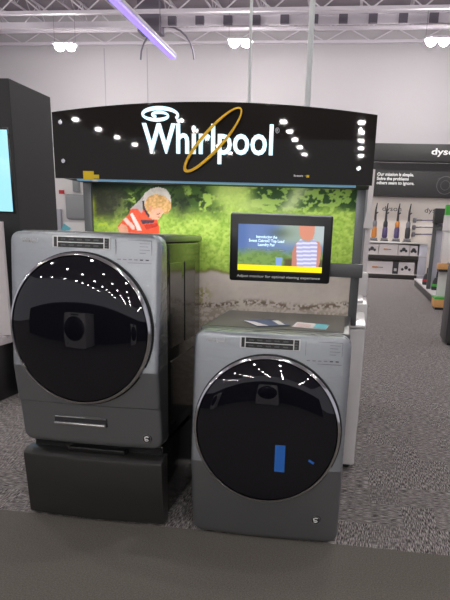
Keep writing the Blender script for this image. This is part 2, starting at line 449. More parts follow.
def make_machine(name, loc, rz, label, cat, lower_drawer, group=None, mats=('chrome_shadow', 'side', 'top'), parts=True):
    t = empty(name, loc, rz, label, cat, group)
    fm, sd, tp = (M[k] for k in mats)
    step = .214 if lower_drawer else None
    fascia(t, [fm, M['film'] if mats[0] == 'chrome_shadow' else fm], step)
    # cabinet with pressed side panels
    bm = bmesh.new(); bx(bm, .006, W - .006, .08, .74, .025, H - .03, .012)
    for s, x in ((-1, .006), (1, W - .006)):
        xa, xb = (x - .0035, x + .002) if s < 0 else (x - .002, x + .0035)
        bx(bm, xa, xb, .16, .62, .08, .40, .003, 1); bx(bm, xa, xb, .16, .36, .46, .86, .003, 1); bx(bm, xa, xb, .42, .62, .46, .86, .003, 1)
    finish(bm, 'cabinet', sd, t)
    bm = bmesh.new(); bx(bm, .002, W - .002, .083, .770, H - .028, H + .004, .010, 3)
    bx(bm, .03, W - .03, .12, .74, H + .001, H + .006, .002, 1)
    o = finish(bm, 'top_panel', tp, t)
    # door
    cx, cz = 0, 0
    dcx, dcz = (W / 2 - .005, .562) if lower_drawer else (W / 2 + .001, .555)
    d = empty('door', (dcx, -.033, dcz)); d.parent = t; d.rotation_euler = (-.045, 0, 0); d.scale = (.98, 1, 1.002)
    bm = bmesh.new()
    lathe(bm, [(.322, -.012), (.333, -.02), (.337, -.034), (.335, -.046), (.328, -.053), (.324, -.054), (.320, -.046), (.319, -.02), (.322, -.012)], cx, 0, cz, n=96)
    bmesh.ops.remove_doubles(bm, verts=bm.verts[:], dist=1e-5)
    finish(bm, 'door_ring', M['chrome'], d)
    bm = bmesh.new()
    prof = [(.3195, -.036)]
    for k in range(14):
        r = .3185 * (1 - k / 13.0)
        q = r / .3185
        prof.append((r, -.050 - .012 * (1 - q ** 2) - .014 * (1 - q ** 6)))
    lathe(bm, prof, cx, 0, cz, n=96)
    finish(bm, 'door_glass', M['glass'], d, ang=60)
    # black gasket gap behind the ring
    bm = bmesh.new(); lathe(bm, [(.300, -.005), (.341, -.008), (.341, -.026), (.300, -.026), (.300, -.005)], cx, 0, cz, n=72)
    finish(bm, 'door_gasket', M['rubber'], d)
    # console
    cp = empty('control_console', (0, 0, 0)); cp.parent = t
    sl = UP / (H - CREASE)
    def plate(nm, m, x0, x1, z0, z1, lift, par, th=.004, bev=.0012):
        y = min(front_y((x0 + x1) / 2, (z0 + z1) / 2), front_y((x0 + x1) / 2, (z0 + z1) / 2)) - lift
        a = math.atan(sl) if (z0 > CREASE) else -math.atan(LOW / CREASE)
        return box(nm, m, par, x0, x1, y, y + th, z0, z1, bev, 1, rot=(-a, 0, 0))
    plate('console_frame', M['brushed'], .205, .472, .915, .965, .0022, cp, .006)
    plate('button_strip', M['black'], .212, .228, .918, .962, .0045, cp)
    plate('button_strip', M['black'], .232, .441, .942, .962, .0045, cp)
    plate('button_strip', M['black'], .232, .441, .918, .938, .0045, cp)
    plate('button_strip', M['black'], .445, .467, .918, .962, .0045, cp)
    if parts:
        for r_, z in ((0, .952), (1, .928)):
            for k in range(5): plate('button_mark', M['button'], .245 + .038 * k, .267 + .038 * k, z - .003, z + .003, .0062, cp, .003, 0)
        for z in (.952, .940, .928): plate('button_mark', M['button'], .447, .459, z - .003, z + .003, .0062, cp, .003, 0)
    # touch area to the right
    bm = bmesh.new()
    y = front_y(.56, .92)
    for (a, b_, c_, d_) in ((.495, .655, .957, .959), (.495, .655, .862, .864), (.495, .497, .862, .959), (.653, .655, .862, .959)):
        yy = front_y((a + b_) / 2, (c_ + d_) / 2) - .0015
        bx(bm, a, b_, yy, yy + .003, c_, d_)
    finish(bm, 'touch_panel_outline', M['greyplastic'], cp)
    for k in range(6):
        plate('touch_key', M['darkplastic'] if k > 3 else M['greyplastic'], .503 + .025 * k, .517 + .025 * k, .874, .8785, .002, cp, .003, 0)
    bm = bmesh.new()
    for (zz, w_) in ((.945, .05), (.932, .04), (.918, .05), (.905, .03)):
        yy = front_y(.62, zz) - .0015; bx(bm, .60, .60 + w_ * .9, yy, yy + .003, zz - .0012, zz + .0012)
    finish(bm, 'touch_panel_text', M['greyplastic'], cp)
    if parts:
        tx = text('brand_name', 'Whirlpool', M['white_print'], t, .055, .135, .930, .950, front_y(.107, .938) - .0005, .003, .01)
    # round badge low on the right
    bm = bmesh.new(); gx, gz = (.620, .062) if lower_drawer else (.588, .130); by = front_y(gx, gz) - .001 + (.006 if lower_drawer else 0)
    lathe(bm, [(0, -.003), (.022, -.003), (.0235, 0), (.0235, .004)], gx, by, gz, n=32); bd = finish(bm, 'badge', M['darkplastic'], t)
    bm = bmesh.new(); ellipse_ring(bm, gx, gz, .0205, .0205, 0, by - .0045, by - .003, .0012, .0012, 32); finish(bm, 'badge_rim', M['brushed'], bd)
    bm = bmesh.new(); ellipse_ring(bm, gx, gz + .004, .010, .0065, .2, by - .0045, by - .003, .003, .0015, 24, .3, 5.2)
    ellipse_ring(bm, gx, gz - .005, .009, .005, .2, by - .0045, by - .003, .0025, .0012, 24, 3.2, 6.1); finish(bm, 'badge_symbol', M['white_print'], bd)
    if lower_drawer:
        y = front_y(.31, .13) + .004
        hd = empty('pull_handle', (0, 0, 0)); hd.parent = t
        bm = bmesh.new(); bx(bm, .175, .435, y - .003, y + .02, .108, .152, .004, 2); finish(bm, 'handle_recess', M['darkplastic'], hd)
        bm = bmesh.new(); bx(bm, .178, .432, y - .018, y - .002, .108, .124, .005, 2); bx(bm, .178, .432, y - .008, y - .002, .144, .150, .002, 1); finish(bm, 'handle_bar', M['brushed'], hd)
    for (a, b_) in ((.06, .12), (W - .06, .12), (.06, .64), (W - .06, .64)):
        bm = bmesh.new(); tube(bm, (a, b_, 0), (a, b_, .026), .022, 14); finish(bm, 'foot', M['rubber'], t)
    return t

left = make_machine('front_load_washer', (0, 0, .394), 0, 'graphite front-load laundry machine raised on the drawer pedestal at left', 'washing machine', True)
right = make_machine('front_load_washer', (.846, 0, 0), .012, 'graphite front-load laundry machine standing on the floor at right, papers on top', 'washing machine', False)
rd = [c for c in right.children if c.name.startswith('door')][0]
box('blue_tape', M['blue'], rd, .048, .094, -.0752, -.0735, -.175, -.050, 0, 1, (.045, 0, 0))['label'] = 'blue strip on the glass'
box('blue_tape', M['blue'], rd, .200, .227, -.0705, -.067, -.123, -.113, 0, 1, (0, .5, .1))['label'] = 'small blue scrap of tape'

# pedestal
t = empty('laundry_pedestal', (0, 0, 0), 0, 'dark grey drawer pedestal on the carpet under the left machine', 'pedestal')
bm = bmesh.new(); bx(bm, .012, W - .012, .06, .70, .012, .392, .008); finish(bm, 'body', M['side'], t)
box('front_recess', M['black'], t, .02, W - .02, .05, .0605, .30, .388)
dw = empty('drawer', (0, 0, 0)); dw.parent = t
bm = bmesh.new(); n = 16; rows = []
prof = [(.070, .010), (.006, .010), (-.002, .016), (-.006, .030), (-.018, .18), (-.030, .325), (-.028, .335), (-.016, .345), (.025, .356), (.070, .356)]
for k in range(n + 1):
    u = -1 + 2 * k / n; x = -.005 + (W + .010) * k / n
    rows.append([bm.verts.new((x, (y - .020 * (1 - u * u) if y < .06 else y), z)) for y, z in prof])
for A, B in zip(rows[:-1], rows[1:]):
    for i in range(len(prof) - 1): bm.faces.new((A[i], B[i], B[i + 1], A[i + 1]))
    bm.faces.new((A[-1], B[-1], B[0], A[0]))
bm.faces.new(rows[0]); bm.faces.new(rows[-1][::-1])
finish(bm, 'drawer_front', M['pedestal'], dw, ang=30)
bm = bmesh.new(); bx(bm, .215, .50, -.005, .055, .356, .376, .003, 1); finish(bm, 'drawer_grip', M['black'], dw)
for (a, b_) in ((.05, .1), (W - .05, .1), (.05, .66), (W - .05, .66)):
    bm = bmesh.new(); tube(bm, (a, b_, 0), (a, b_, .014), .02, 12); finish(bm, 'foot', M['white'], t)

# papers on the right machine
def leaf(name, pts, m, label, extra=None):
    bm = bmesh.new(); v = [bm.verts.new((x, y, .9875)) for x, y in pts]; f = bm.faces.new(v)
    r = bmesh.ops.extrude_face_region(bm, geom=[f]); bmesh.ops.translate(bm, vec=(0, 0, .002), verts=[q for q in r['geom'] if isinstance(q, bmesh.types.BMVert)])
    o = finish(bm, name, m, smooth=False); tag(o, label, 'leaflet'); return o
lf = leaf('leaflet', [(1.00, .33), (1.10, .15), (1.245, .24), (1.14, .42)], M['navy'], 'blue and white leaflet lying on top of the right machine')
bm = bmesh.new(); v = [bm.verts.new((x, y, .9900)) for x, y in [(1.005, .325), (1.10, .155), (1.15, .185), (1.06, .30)]]; bm.faces.new(v)
v = [bm.verts.new((x, y, .9900)) for x, y in [(1.14, .37), (1.19, .24), (1.22, .245), (1.17, .38)]]; bm.faces.new(v)
finish(bm, 'printed_panel', M['paper'], lf, smooth=False)
lc = leaf('price_card', [(1.255, .20), (1.415, .17), (1.425, .33), (1.265, .37)], M['paper'], 'white card with a turquoise end lying beside the blue leaflet')
bm = bmesh.new(); v = [bm.verts.new((x, y, .9900)) for x, y in [(1.355, .183), (1.413, .172), (1.423, .328), (1.362, .342)]]; bm.faces.new(v); finish(bm, 'turquoise_band', M['cyan'], lc, smooth=False)
bm = bmesh.new()
for k in range(4): v = [bm.verts.new((1.27 + dx, .215 + .03 * k + dy, .9900)) for dx, dy in [(0, 0), (.07, -.014), (.07, -.008), (0, .006)]]; bm.faces.new(v)
finish(bm, 'printed_lines', M['red'], lc, smooth=False)

# ------------------------------------------------------------------ display wall
D = empty('display_wall', (0, .8, 0), 0, 'meadow-picture display wall with black curved header sign behind the machines', 'display stand')
def art(X, Z):
    px = (X + .47) / .0056; py = 232 + (1.376 - Z + .000136 * (px - 89)) / .0053
    n1 = fbm(px / 16, py / 16); n2 = fbm(px / 5, py / 4, 3); n3 = fbm(px / 2.2 + 40, py / 2.0, 2); n4 = fbm(px / 9 + 90, py / 9)
    C = np.zeros(X.shape + (3,)); C[:] = (166, 194, 84)
    # grass
    C = mixc(C, (204, 220, 112), sm(.38, .72, n2) * .6)
    C = mixc(C, (120, 156, 56), sm(.45, .7, n3) * .5)
    C = mixc(C, (214, 230, 130), sm(222, 186, py) * sm(188, 205, px) * sm(275, 240, px) * .75)
    # background foliage
    top = sm(222, 204, py + 14 * (n1 - .5))
    Fo = np.zeros_like(C); Fo[:] = (72, 98, 42)
    Fo = mixc(Fo, (166, 194, 88), sm(.5, .62, n4)); Fo = mixc(Fo, (34, 50, 26), sm(.48, .6, n2) * .8)
    msk = top * sm(232, 200, px + 20 * (n1 - .5))
    C = C * (1 - msk[..., None]) + Fo * msk[..., None]
    # pale sunny gap with tree shadows on the right
    t2 = sm(214, 202, py + 10 * (n4 - .5)) * sm(245, 262, px)
    tr = np.zeros_like(C); tr[:] = (50, 76, 40); tr = mixc(tr, (150, 180, 86), sm(.5, .6, n2))
    C = C * (1 - t2[..., None]) + tr * t2[..., None]
    gap = np.exp(-((px - 293 - (py - 200) * -.6) / 9.0) ** 2) * sm(216, 205, py)
    C = mixc(C, (196, 205, 150), gap * .85)
    C = mixc(C, (190, 205, 120), np.exp(-(((px - 255) / 16) ** 2 + ((py - 204) / 6) ** 2)) * .8)
    # dark stone wall at far left
    dk = sm(138, 112, px + 16 * (n1 - .5)) * sm(226, 206, py + 10 * (n4 - .5))
    C = mixc(C, (62, 62, 52), dk * .9); C = mixc(C, (88, 84, 74), dk * sm(.55, .8, n2) * .6)
    C = mixc(C, (24, 36, 30), sm(192, 183, py) * sm(215, 170, px) * .85)
    C = mixc(C, (40, 46, 34), np.exp(-(((px - 183) / 9) ** 2 + ((py - 203) / 12) ** 2)) * .8)
    C = mixc(C, (188, 205, 66), sm(.45, .62, n2) * sm(212, 224, py) * sm(122, 100, px) * .9)
    C = mixc(C, (196, 208, 60), np.exp(-(((px - 92) / 3) ** 2 + ((py - 205) / 9) ** 2)) * .8)
    # path
    edge = 271 + 1.5 * np.sin(px / 9.0) + 4 * (n4 - .5)
    p = sm(-1.5, 2.5, py - edge)
    Pa = np.zeros_like(C); Pa[:] = (206, 192, 184); Pa = mixc(Pa, (184, 166, 156), n2 * .5)
    Pa = mixc(Pa, (202, 190, 176), sm(.55, .75, n1) * .5)
    C = C * (1 - p[..., None]) + Pa * p[..., None]
    C = mixc(C, (112, 96, 62), np.exp(-((py - edge) / 2.0) ** 2) * .6)
    g = np.exp(-((py - 304 - 2 * np.sin(px / 15)) / 3.0) ** 2) * sm(.45, .6, n3)
    C = mixc(C, (96, 78, 64), g * .8)
    C = mixc(C, (150, 136, 118), sm(306, 312, py) * sm(.4, .6, n3) * .6)
    C = mixc(C, (150, 140, 70), np.exp(-(((px - 204) / 9) ** 2 + ((py - 295) / 8) ** 2)) * sm(.4, .6, n3) * .9)
    # printed child looking down
    def poly(C, P, col, var=8):
        P = [(100 + x * .2222, 180 + y * .2222) for x, y in P]
        k = inpoly(px, py, P); c = np.array(col, float) + (n3[..., None] - .5) * var * 3
        return np.where(k[..., None], c, C)
    C = poly(C, [(84, 236), (80, 205), (100, 180), (130, 155), (142, 128), (175, 122), (215, 130), (262, 168), (272, 200), (272, 240), (84, 240)], (232, 92, 62))
    C = poly(C, [(138, 152), (150, 145), (182, 200), (192, 225), (172, 225)], (232, 214, 206))
    C = poly(C, [(104, 176), (120, 166), (158, 205), (160, 222), (148, 222)], (228, 196, 186))
    C = poly(C, [(84, 236), (80, 212), (98, 194), (122, 204), (130, 236)], (226, 160, 132))
    C = poly(C, [(186, 178), (250, 176), (252, 188), (196, 196)], (84, 66, 78))
    C = poly(C, [(200, 200), (262, 190), (268, 205), (215, 222)], (200, 62, 48))
    C = poly(C, [(140, 128), (185, 88), (222, 50), (232, 80), (200, 110), (195, 150), (175, 128)], (184, 172, 168))
    C = poly(C, [(200, 92), (206, 60), (236, 38), (272, 30), (306, 40), (326, 66), (330, 100), (322, 120), (290, 100), (240, 100), (210, 120)], (220, 206, 196))
    C = poly(C, [(206, 108), (222, 74), (262, 60), (302, 72), (328, 98), (330, 124), (314, 146), (300, 150), (282, 140), (250, 146), (232, 158), (212, 142)], (222, 172, 112), 22)
    C = poly(C, [(228, 152), (244, 128), (272, 122), (296, 132), (292, 146), (286, 152), (282, 162), (268, 176), (244, 176), (228, 166)], (238, 176, 146))
    C = poly(C, [(262, 150), (278, 146), (280, 149), (264, 153)], (110, 70, 60)); C = poly(C, [(266, 164), (277, 161), (276, 165)], (170, 70, 70))
    C = poly(C, [(226, 120), (238, 112), (242, 128), (232, 140)], (226, 150, 120))
    C = poly(C, [(196, 92), (206, 90), (208, 122), (232, 160), (222, 164), (200, 128)], (58, 54, 70))
    return C
bm = bmesh.new(); bx(bm, .045, 1.505, .004, .045, .05, 1.93); finish(bm, 'back_board', M['frame'], D, smooth=False)
painted('meadow_picture', .045, 1.505, .40, 1.66, 0.0, 420, 330, art, vcol_mat('meadow_print', rough=.6, spec=.15), D)
for x in (.0, 1.505):
    box('side_post', M['frame'], D, x, x + .047, -.02, .06, .93, 1.93, .004)
# header
bm = bmesh.new()
pts = [(0.0, 1.632), (1.575, 1.632)]
for k in range(41):
    x = 1.575 * (1 - k / 40); u = 2 * x / 1.575 - 1; pts.append((x, 1.934 + .050 * (1 - u * u)))
prism_xz(bm, pts, -.34, -.325)
hd = finish(bm, 'header_panel', M['acrylic'], D, smooth=False)
bm = bmesh.new(); prism_xz(bm, [(x if .5 < x < 1 else (.01 if x < .5 else 1.565), z - .006 if z > 1.7 else z + .006) if False else (.012 + x * .985, (z - .008) if z > 1.7 else z + .004) for x, z in pts], -.325, -.021)
finish(bm, 'header_box', M['charcoal'], D, smooth=False)
box('light_strip', M['strip'], D, .10, 1.50, -.31, -.27, 1.626, 1.634)
yf = -.34
text('brand_lettering', 'Whirlpool', M['letter'], hd, .462, 1.100, 1.712, 1.888, yf, .012, .012, 1.0)
text('registered_mark', '®', M['white_print'], hd, 1.108, 1.128, 1.852, 1.876, yf, .003)
bm = bmesh.new(); a0 = .102; b0 = .034; k_ = 100; prev = None; cx, cz = .540, 1.926
rowsv = []
for i in range(k_ + 1):   # white spiral
    t_ = i / k_; th = -.5 + t_ * 2 * PI * 1.75; s = 1.0 - .82 * t_; w = .0075 * (1.0 - .45 * t_) * (.55 + .45 * abs(math.sin(th)))+.0015
    x = cx + (a0 * s) * math.cos(th); z = cz + (b0 * s) * math.sin(th) - .004 * t_
    nx_, nz_ = math.cos(th) * b0, math.sin(th) * a0; l = math.hypot(nx_, nz_); nx_ /= l; nz_ /= l
    rowsv.append([bm.verts.new((x + s_ * nx_ * w, yy, z + s_ * nz_ * w)) for s_ in (-1, 1) for yy in (yf - .010, yf - .001)])
for A, B in zip(rowsv[:-1], rowsv[1:]):
    bm.faces.new((A[0], A[2], B[2], B[0])); bm.faces.new((A[1], B[1], B[3], A[3])); bm.faces.new((A[0], B[0], B[1], A[1])); bm.faces.new((A[2], A[3], B[3], B[2]))
finish(bm, 'spiral_emblem', M['letter'], hd, smooth=False)
bm = bmesh.new(); ellipse_ring(bm, .812, 1.816, .190, .044, .80, yf - .020, yf - .012, .0075, .0035); finish(bm, 'gold_ring', M['gold'], hd, smooth=False)
for x, z in ((.045, 1.888), (.050, 1.712), (1.503, 1.868), (1.507, 1.705)):
    bm = bmesh.new(); lathe(bm, [(0, -.008), (.010, -.008), (.012, -.004), (.012, 0)], x, yf, z, n=20); finish(bm, 'bolt', M['chrome'], hd)
tg = box('painted_sign_reflection', M['yellow'], hd, .150, .205, yf - .003, yf, 1.628, 1.668); tg['label'] = 'painted yellow reflection of a store sign'  # store sign's reflection in the header, put on as flat yellow and white pieces
box('painted_sign_reflection', M['yellow'], hd, .205, .232, yf - .003, yf, 1.634, 1.652)['label'] = 'painted yellow reflection of a store sign'
box('sign_reflection_white', M['white_print'], hd, .196, .226, yf - .003, yf, 1.620, 1.629)
text('painted_text_reflection', 'best ·', M['white_print'], hd, 1.205, 1.262, 1.664, 1.673, yf, .001, .03)  # reflected sign lettering, painted on as white text with a yellow square
box('painted_square_reflection', M['yellow'], hd, 1.265, 1.278, yf - .002, yf, 1.661, 1.672)
# monitor (its own thing, carried by an arm from the post)
mon = empty('monitor', (1.150, .50, 1.33), math.radians(4), 'black framed monitor with a lit video picture in front of the meadow picture', 'monitor')
bm = bmesh.new(); bx(bm, -.254, .254, 0, .035, -.163, .166, .012, 3); finish(bm, 'housing', M['black'], mon)
def scr(X, Z):
    u = (X + .212) / .424; v = (.113 - Z) / .232
    x = 25 + u * 390; y = 20 + v * 242
    n1 = fbm(x / 40, y / 40); n2 = fbm(x / 12, y / 12)
    C = np.zeros(X.shape + (3,)); C[:] = (96, 118, 165)
    C = mixc(C, (70, 96, 150), sm(90, 40, x) * .6)
    C = mixc(C, (112, 142, 72), sm(120, 190, y + 40 * (n1 - .5)))
    C = mixc(C, (150, 165, 140), sm(170, 260, x) * sm(150, 80, y) * .8)
    C = mixc(C, (80, 110, 50), sm(.45, .7, n2) * sm(130, 180, y) * .6)
    C = mixc(C, (64, 74, 50), np.exp(-(((x - 215) / 50) ** 2 + ((y - 60) / 25) ** 2)) * .5)
    C = mixc(C, (70, 52, 44), sm(232, 250, x) * sm(175, 195, y) * .7)
    C = mixc(C, (170, 178, 182), sm(345, 385, x) * sm(130, 90, y) * .8)
    P = lambda C, p, c: np.where(inpoly(x, y, p)[..., None], np.array(c, float), C)
    C = P(C, [(275, 225), (276, 150), (292, 104), (310, 92), (306, 200), (300, 228)], (178, 120, 104))
    C = P(C, [(372, 92), (396, 96), (408, 130), (404, 200), (394, 240), (380, 235), (384, 150)], (184, 126, 108))
    C = P(C, [(300, 20), (304, 60), (318, 86), (345, 94), (364, 84), (372, 56), (372, 20)], (196, 130, 108))
    body = [(292, 108), (312, 84), (330, 98), (356, 96), (372, 84), (388, 104), (388, 236), (300, 226)]
    st = np.where((np.sin((y + x * .06) / 3.2) > .2)[..., None], np.array((206, 204, 226.)), np.array((158, 158, 196.)))
    C = np.where(inpoly(x, y, body)[..., None], st, C)
    C = P(C, [(200, 180), (232, 180), (228, 230), (204, 230)], (120, 150, 200))
    C = np.where(((y > 224 + (x - 25) * .0))[..., None] & (y < 252)[..., None], np.array((252, 216, 10.)), C)
    C = np.where((y >= 252)[..., None], np.array((20, 20, 20.)), C)
    return C
painted('screen', -.212, .212, -.119, .113, -.0015, 170, 110, scr, vcol_mat('screen_image', emit=1.0), mon)
text('screen_title', 'Introducing the\nSweet Cabrio® Top Load\nLaundry Pair', M['letter'], mon, -.158, .018, .006, .062, -.003, .001, .02)
text('screen_caption', 'the perfect pair for every load', M['lit_print'], mon, -.165, .02, -.012, -.003, -.002, .001, .01)
text('bezel_text', 'Adjust monitor for optimal viewing experience', M['white_print'], mon, -.215, .205, -.147, -.131, 0.0, .001, .01)
bm = bmesh.new(); bx(bm, .06, .20, .035, .06, -.06, .06, .004); finish(bm, 'mount_plate', M['frame'], mon)
arm = box('monitor_arm', M['frame'], D, 1.20, 1.565, -.215, -.195, 1.200, 1.268, .004)
box('arm_bracket', M['frame'], D, 1.52, 1.560, -.2, -.018, 1.205, 1.263, .003)

# light under the header: the display's own LED strip
ld = bpy.data.lights.new('header_strip_light', 'AREA'); ld.shape = 'RECTANGLE'; ld.size = 1.4; ld.size_y = .05; ld.energy = 3.6; ld.color = (.95, 1, 1)
lo = bpy.data.objects.new('header_strip_light', ld); COL.objects.link(lo); lo.location = (.79, .50, 1.615); lo.rotation_euler = (math.radians(18), 0, 0)

# ------------------------------------------------------------------ white machines behind the display
t = empty('white_dryer', (.92, 1.0, 0), 0, 'white dryer standing just behind the right machine, seen as a narrow strip', 'dryer')
bm = bmesh.new(); bx(bm, 0, .69, 0, .70, .03, .885, .012); finish(bm, 'cabinet', M['white'], t)
bm = bmesh.new(); bx(bm, -.002, .692, -.008, .71, .886, .905, .008); finish(bm, 'top_panel', M['white'], t)
box('control_strip', M['greypanel'], t, .05, .60, -.006, 0.002, .78, .86, .003)
for a, b_ in ((.05, .06), (.64, .06), (.05, .64), (.64, .64)):
    bm = bmesh.new(); tube(bm, (a, b_, 0), (a, b_, .032), .022, 12); finish(bm, 'foot', M['rubber'], t)
t = empty('white_top_load_washer', (.95, 1.80, 0), 0, 'white top-load washer with raised console, farther behind the display', 'washing machine')
bm = bmesh.new(); bx(bm, 0, .68, 0, .70, .03, .95, .012); finish(bm, 'cabinet', M['white'], t)
bm = bmesh.new(); bx(bm, .03, .65, .06, .52, .950, .972, .01); finish(bm, 'lid', M['white'], t)
bm = bmesh.new(); bx(bm, .0, .68, .56, .70, .952, 1.14, .02); finish(bm, 'console', M['white'], t)
bm = bmesh.new(); tube(bm, (.55, .56, 1.04), (.55, .53, 1.04), .03, 20); finish(bm, 'knob', M['greypanel'], t)
for a, b_ in ((.05, .06), (.63, .06), (.05, .64), (.63, .64)):
    bm = bmesh.new(); tube(bm, (a, b_, 0), (a, b_, .032), .022, 12); finish(bm, 'foot', M['rubber'], t)
t = empty('display_board', (.9, 2.9, 0), 0, 'pale grey display board beyond the white machines, seen at the post', 'display board')
box('board', M['greypanel'], t, -.1, .68, .02, .06, .0, 1.95, .004)
box('edge_trim', M['offwhite'], t, .68, .725, 0, .07, .0, 1.95, .004)
bm = bmesh.new(); pts = [(.66, 1.48), (.745, 1.475), (.735, 1.55), (.715, 1.62), (.695, 1.67), (.68, 1.62)]
prism_xz(bm, pts, -.04, -.005); finish(bm, 'white_fin', M['white'], t, smooth=False)

# ------------------------------------------------------------------ left tower and counter
t = empty('kiosk_tower', (-2.05, 2.2, 0), 0, 'tall charcoal kiosk tower with a pale blue screen at the left edge', 'kiosk')
bm = bmesh.new(); bx(bm, 0, .86, 0, .665, 0, 2.47, .004, 1); finish(bm, 'body', M['charcoal'], t)
box('screen', M['screen'], t, .10, .815, -.006, .004, 1.505, 2.11, .003)
box('screen_bezel', M['black'], t, .085, .835, -.003, .006, 1.49, 2.125, .003)
t = empty('display_counter', (-2.1, 1.66, 0), 0, 'white topped display counter on a black plinth at the left edge', 'counter')
box('plinth', M['black'], t, 0, .80, 0, .52, 0, .46, .004)
box('counter_top', M['offwhite'], t, -.01, .83, -.02, .53, .46, .53, .006)
bm = bmesh.new(); n = 14; vs = []
for k in range(n + 1):
    a = k / n; x = .86 * a; y = .36 - .10 * math.sin(a * PI)
    vs.append((x, y))
A = [[bm.verts.new((x, y + d, z)) for (d, z) in ((0, .532), (0, 1.425), (.03, 1.425), (.03, .532))] for x, y in vs]
for P_, Q in zip(A[:-1], A[1:]):
    for i in range(4): bm.faces.new((P_[i], Q[i], Q[(i + 1) % 4], P_[(i + 1) % 4]))
bm.faces.new(A[0]); bm.faces.new(A[-1][::-1]); o = finish(bm, 'curved_display_panel', M['offwhite'], None, (-2.1, 1.66, 0)); tag(o, 'white curved upright panel standing on the counter at the left edge', 'display panel')
t = empty('speaker_stand', (-1.44, 1.77, .53), 0, 'small grey cone-shaped device on the white counter at the left edge', 'device')
bm = bmesh.new(); lathe(bm, [(0, 0), (.075, 0), (.075, .015), (.055, .06), (.04, .20), (.022, .32), (0, .34)], 0, 0, 0, 'Z', 24); finish(bm, 'cone_body', M['greyplastic'], t)
bm = bmesh.new(); lathe(bm, [(.068, .02), (.071, .02), (.062, .05), (.059, .05), (.068, .02)], 0, 0, 0, 'Z', 24); finish(bm, 'ring_band', M['brushed'], t)
t.name = 'cone_device'
t = empty('price_holder', (-1.325, 1.70, .53), 0, 'small white price card standing on the counter beside the machine', 'price card')
box('card', M['paper'], t, -.03, .03, 0, .004, .005, .14); box('card_stand', M['black'], t, -.03, .03, -.01, .02, 0, .006)
box('printed_code', M['darkplastic'], t, -.018, .018, -.001, 0, .07, .10)

# gap between tower and display: pale boards farther back
t = empty('appliance_display_board', (-2.4, 5.0, 0), 0, 'pale store display with rounded grey panel seen between tower and sign', 'display board')
box('board', M['white'], t, 0, .62, .05, .10, 0, 2.35, .005)
bm = bmesh.new(); bx(bm, .27, .56, 0, .05, 1.50, 1.80, .03, 4); finish(bm, 'grey_panel', M['greypanel'], t)
box('side_panel', M['lilac'], t, .0, .2, 0, .05, 1.15, 1.62, .004)
box('red_label', M['red'], t, .20, .27, -.006, .0, 1.80, 1.845)
box('blue_card', M['cyan'], t, .21, .31, -.008, 0, 1.32, 1.43, 0, 1, (0, .5, 0))
box('lower_panel', M['white'], t, .25, .60, 0, .05, 0, 1.46, .004)
box('upper_panel', M['greypanel'], t, .38, .46, .0, .05, 1.83, 2.2, .004)

# ------------------------------------------------------------------ vacuum wall at the back
Y = 21.4
t = empty('vacuum_display', (1.75, Y, 0), 0, 'black-topped vacuum display with white back panel and shelves at far right', 'display stand')
box('back_panel', M['cream'], t, 0, 4.2, .62, .72, 0, 2.95)
box('message_sign', M['charcoal'], t, .08, 4.2, .30, .60, 2.93, 4.08, .01)
box('brand_sign', M['charcoal'], t, .10, 4.2, .15, .60, 4.12, 4.70, .01)
box('left_post', M['frame'], t, .0, .07, .5, .62, 0, 2.95)
text('brand_word', 'dyson', M['white_print'], t, 2.10, 3.12, 4.28, 4.56, .15, .01, .02)
text('message_text', 'Our mission is simple.\nSolve the problems\nothers seem to ignore.', M['white_print'], t, .27, 1.62, 3.30, 3.74, .30, .008, .03)
bm = bmesh.new(); ellipse_ring(bm, 2.72, 3.35, .30, .30, 0, .292, .30, .012, .012, 40); ellipse_ring(bm, 2.72, 3.35, .16, .16, 0, .292, .30, .008, .008, 32)
finish(bm, 'fan_graphic', M['frame'], t, smooth=False)
text('panel_word', 'dyson', M['darkplastic'], t, .57, 1.27, 2.38, 2.60, .62, .006, .0)
text('panel_word', 'dyson', M['darkplastic'], t, 2.12, 2.82, 2.36, 2.58, .62, .006, .0)
box('counter_shelf', M['shelf'], t, 0, 2.30, -.05, .62, 1.28, 1.345, .005)
box('price_strip', M['white_print'], t, .08, 1.35, -.065, -.05, 1.285, 1.335)
for z0, z1 in ((.68, .85), (0.0, .16)):
    box('shelf', M['shelf_dark'], t, 0, 2.0, -.05, .62, z0, z1, .004)
    box('shelf_surface', M['shelf'], t, 0.0, 2.3, -.04, .615, z1, z1 + .02)
box('shelf_end', M['lilac'], t, 2.02, 2.30, -.03, .62, .0, 1.27, .004)
# stick vacuums
def vac(x, label, accent, accent2):
    v = empty('stick_vacuum', (x, Y + .22, 1.346), 0, label, 'vacuum cleaner', 'stick vacuums on the display shelf')
    bm = bmesh.new(); bx(bm, -.15, .15, -.09, .09, 0, .035, .012); finish(bm, 'dock_base', M['darkplastic'], v)
    bm = bmesh.new(); bx(bm, -.13, .13, -.11, .05, .036, .11, .02, 3); bx(bm, -.06, .06, -.02, .05, .10, .2, .02); finish(bm, 'cleaner_head', M['greyplastic'], v)
    bm = bmesh.new(); lathe(bm, [(0, .12), (.085, .12), (.10, .18), (.095, .42), (.08, .50), (0, .50)], 0, 0, .0, 'Z', 20); finish(bm, 'dust_bin', M[accent], v)
    bm = bmesh.new(); lathe(bm, [(0, .50), (.075, .50), (.085, .55), (.08, .66), (.055, .72), (0, .72)], 0, 0, 0, 'Z', 18); finish(bm, 'motor_body', M[accent2], v)
    bm = bmesh.new(); tube(bm, (0, 0, .70), (.0, .0, 1.10), .048, 12, .035); finish(bm, 'tube', M['darkplastic'], v)
    bm = bmesh.new(); tube(bm, (0, 0, 1.10), (.03, 0, 1.34), .032, 10, .016); tube(bm, (.0, 0, .95), (.09, 0, 1.02), .02, 8); finish(bm, 'handle', M['black'], v)
    return v
vac(2.08, 'stick vacuum with an orange bin on the far shelf, the leftmost', 'orange', 'greyplastic')
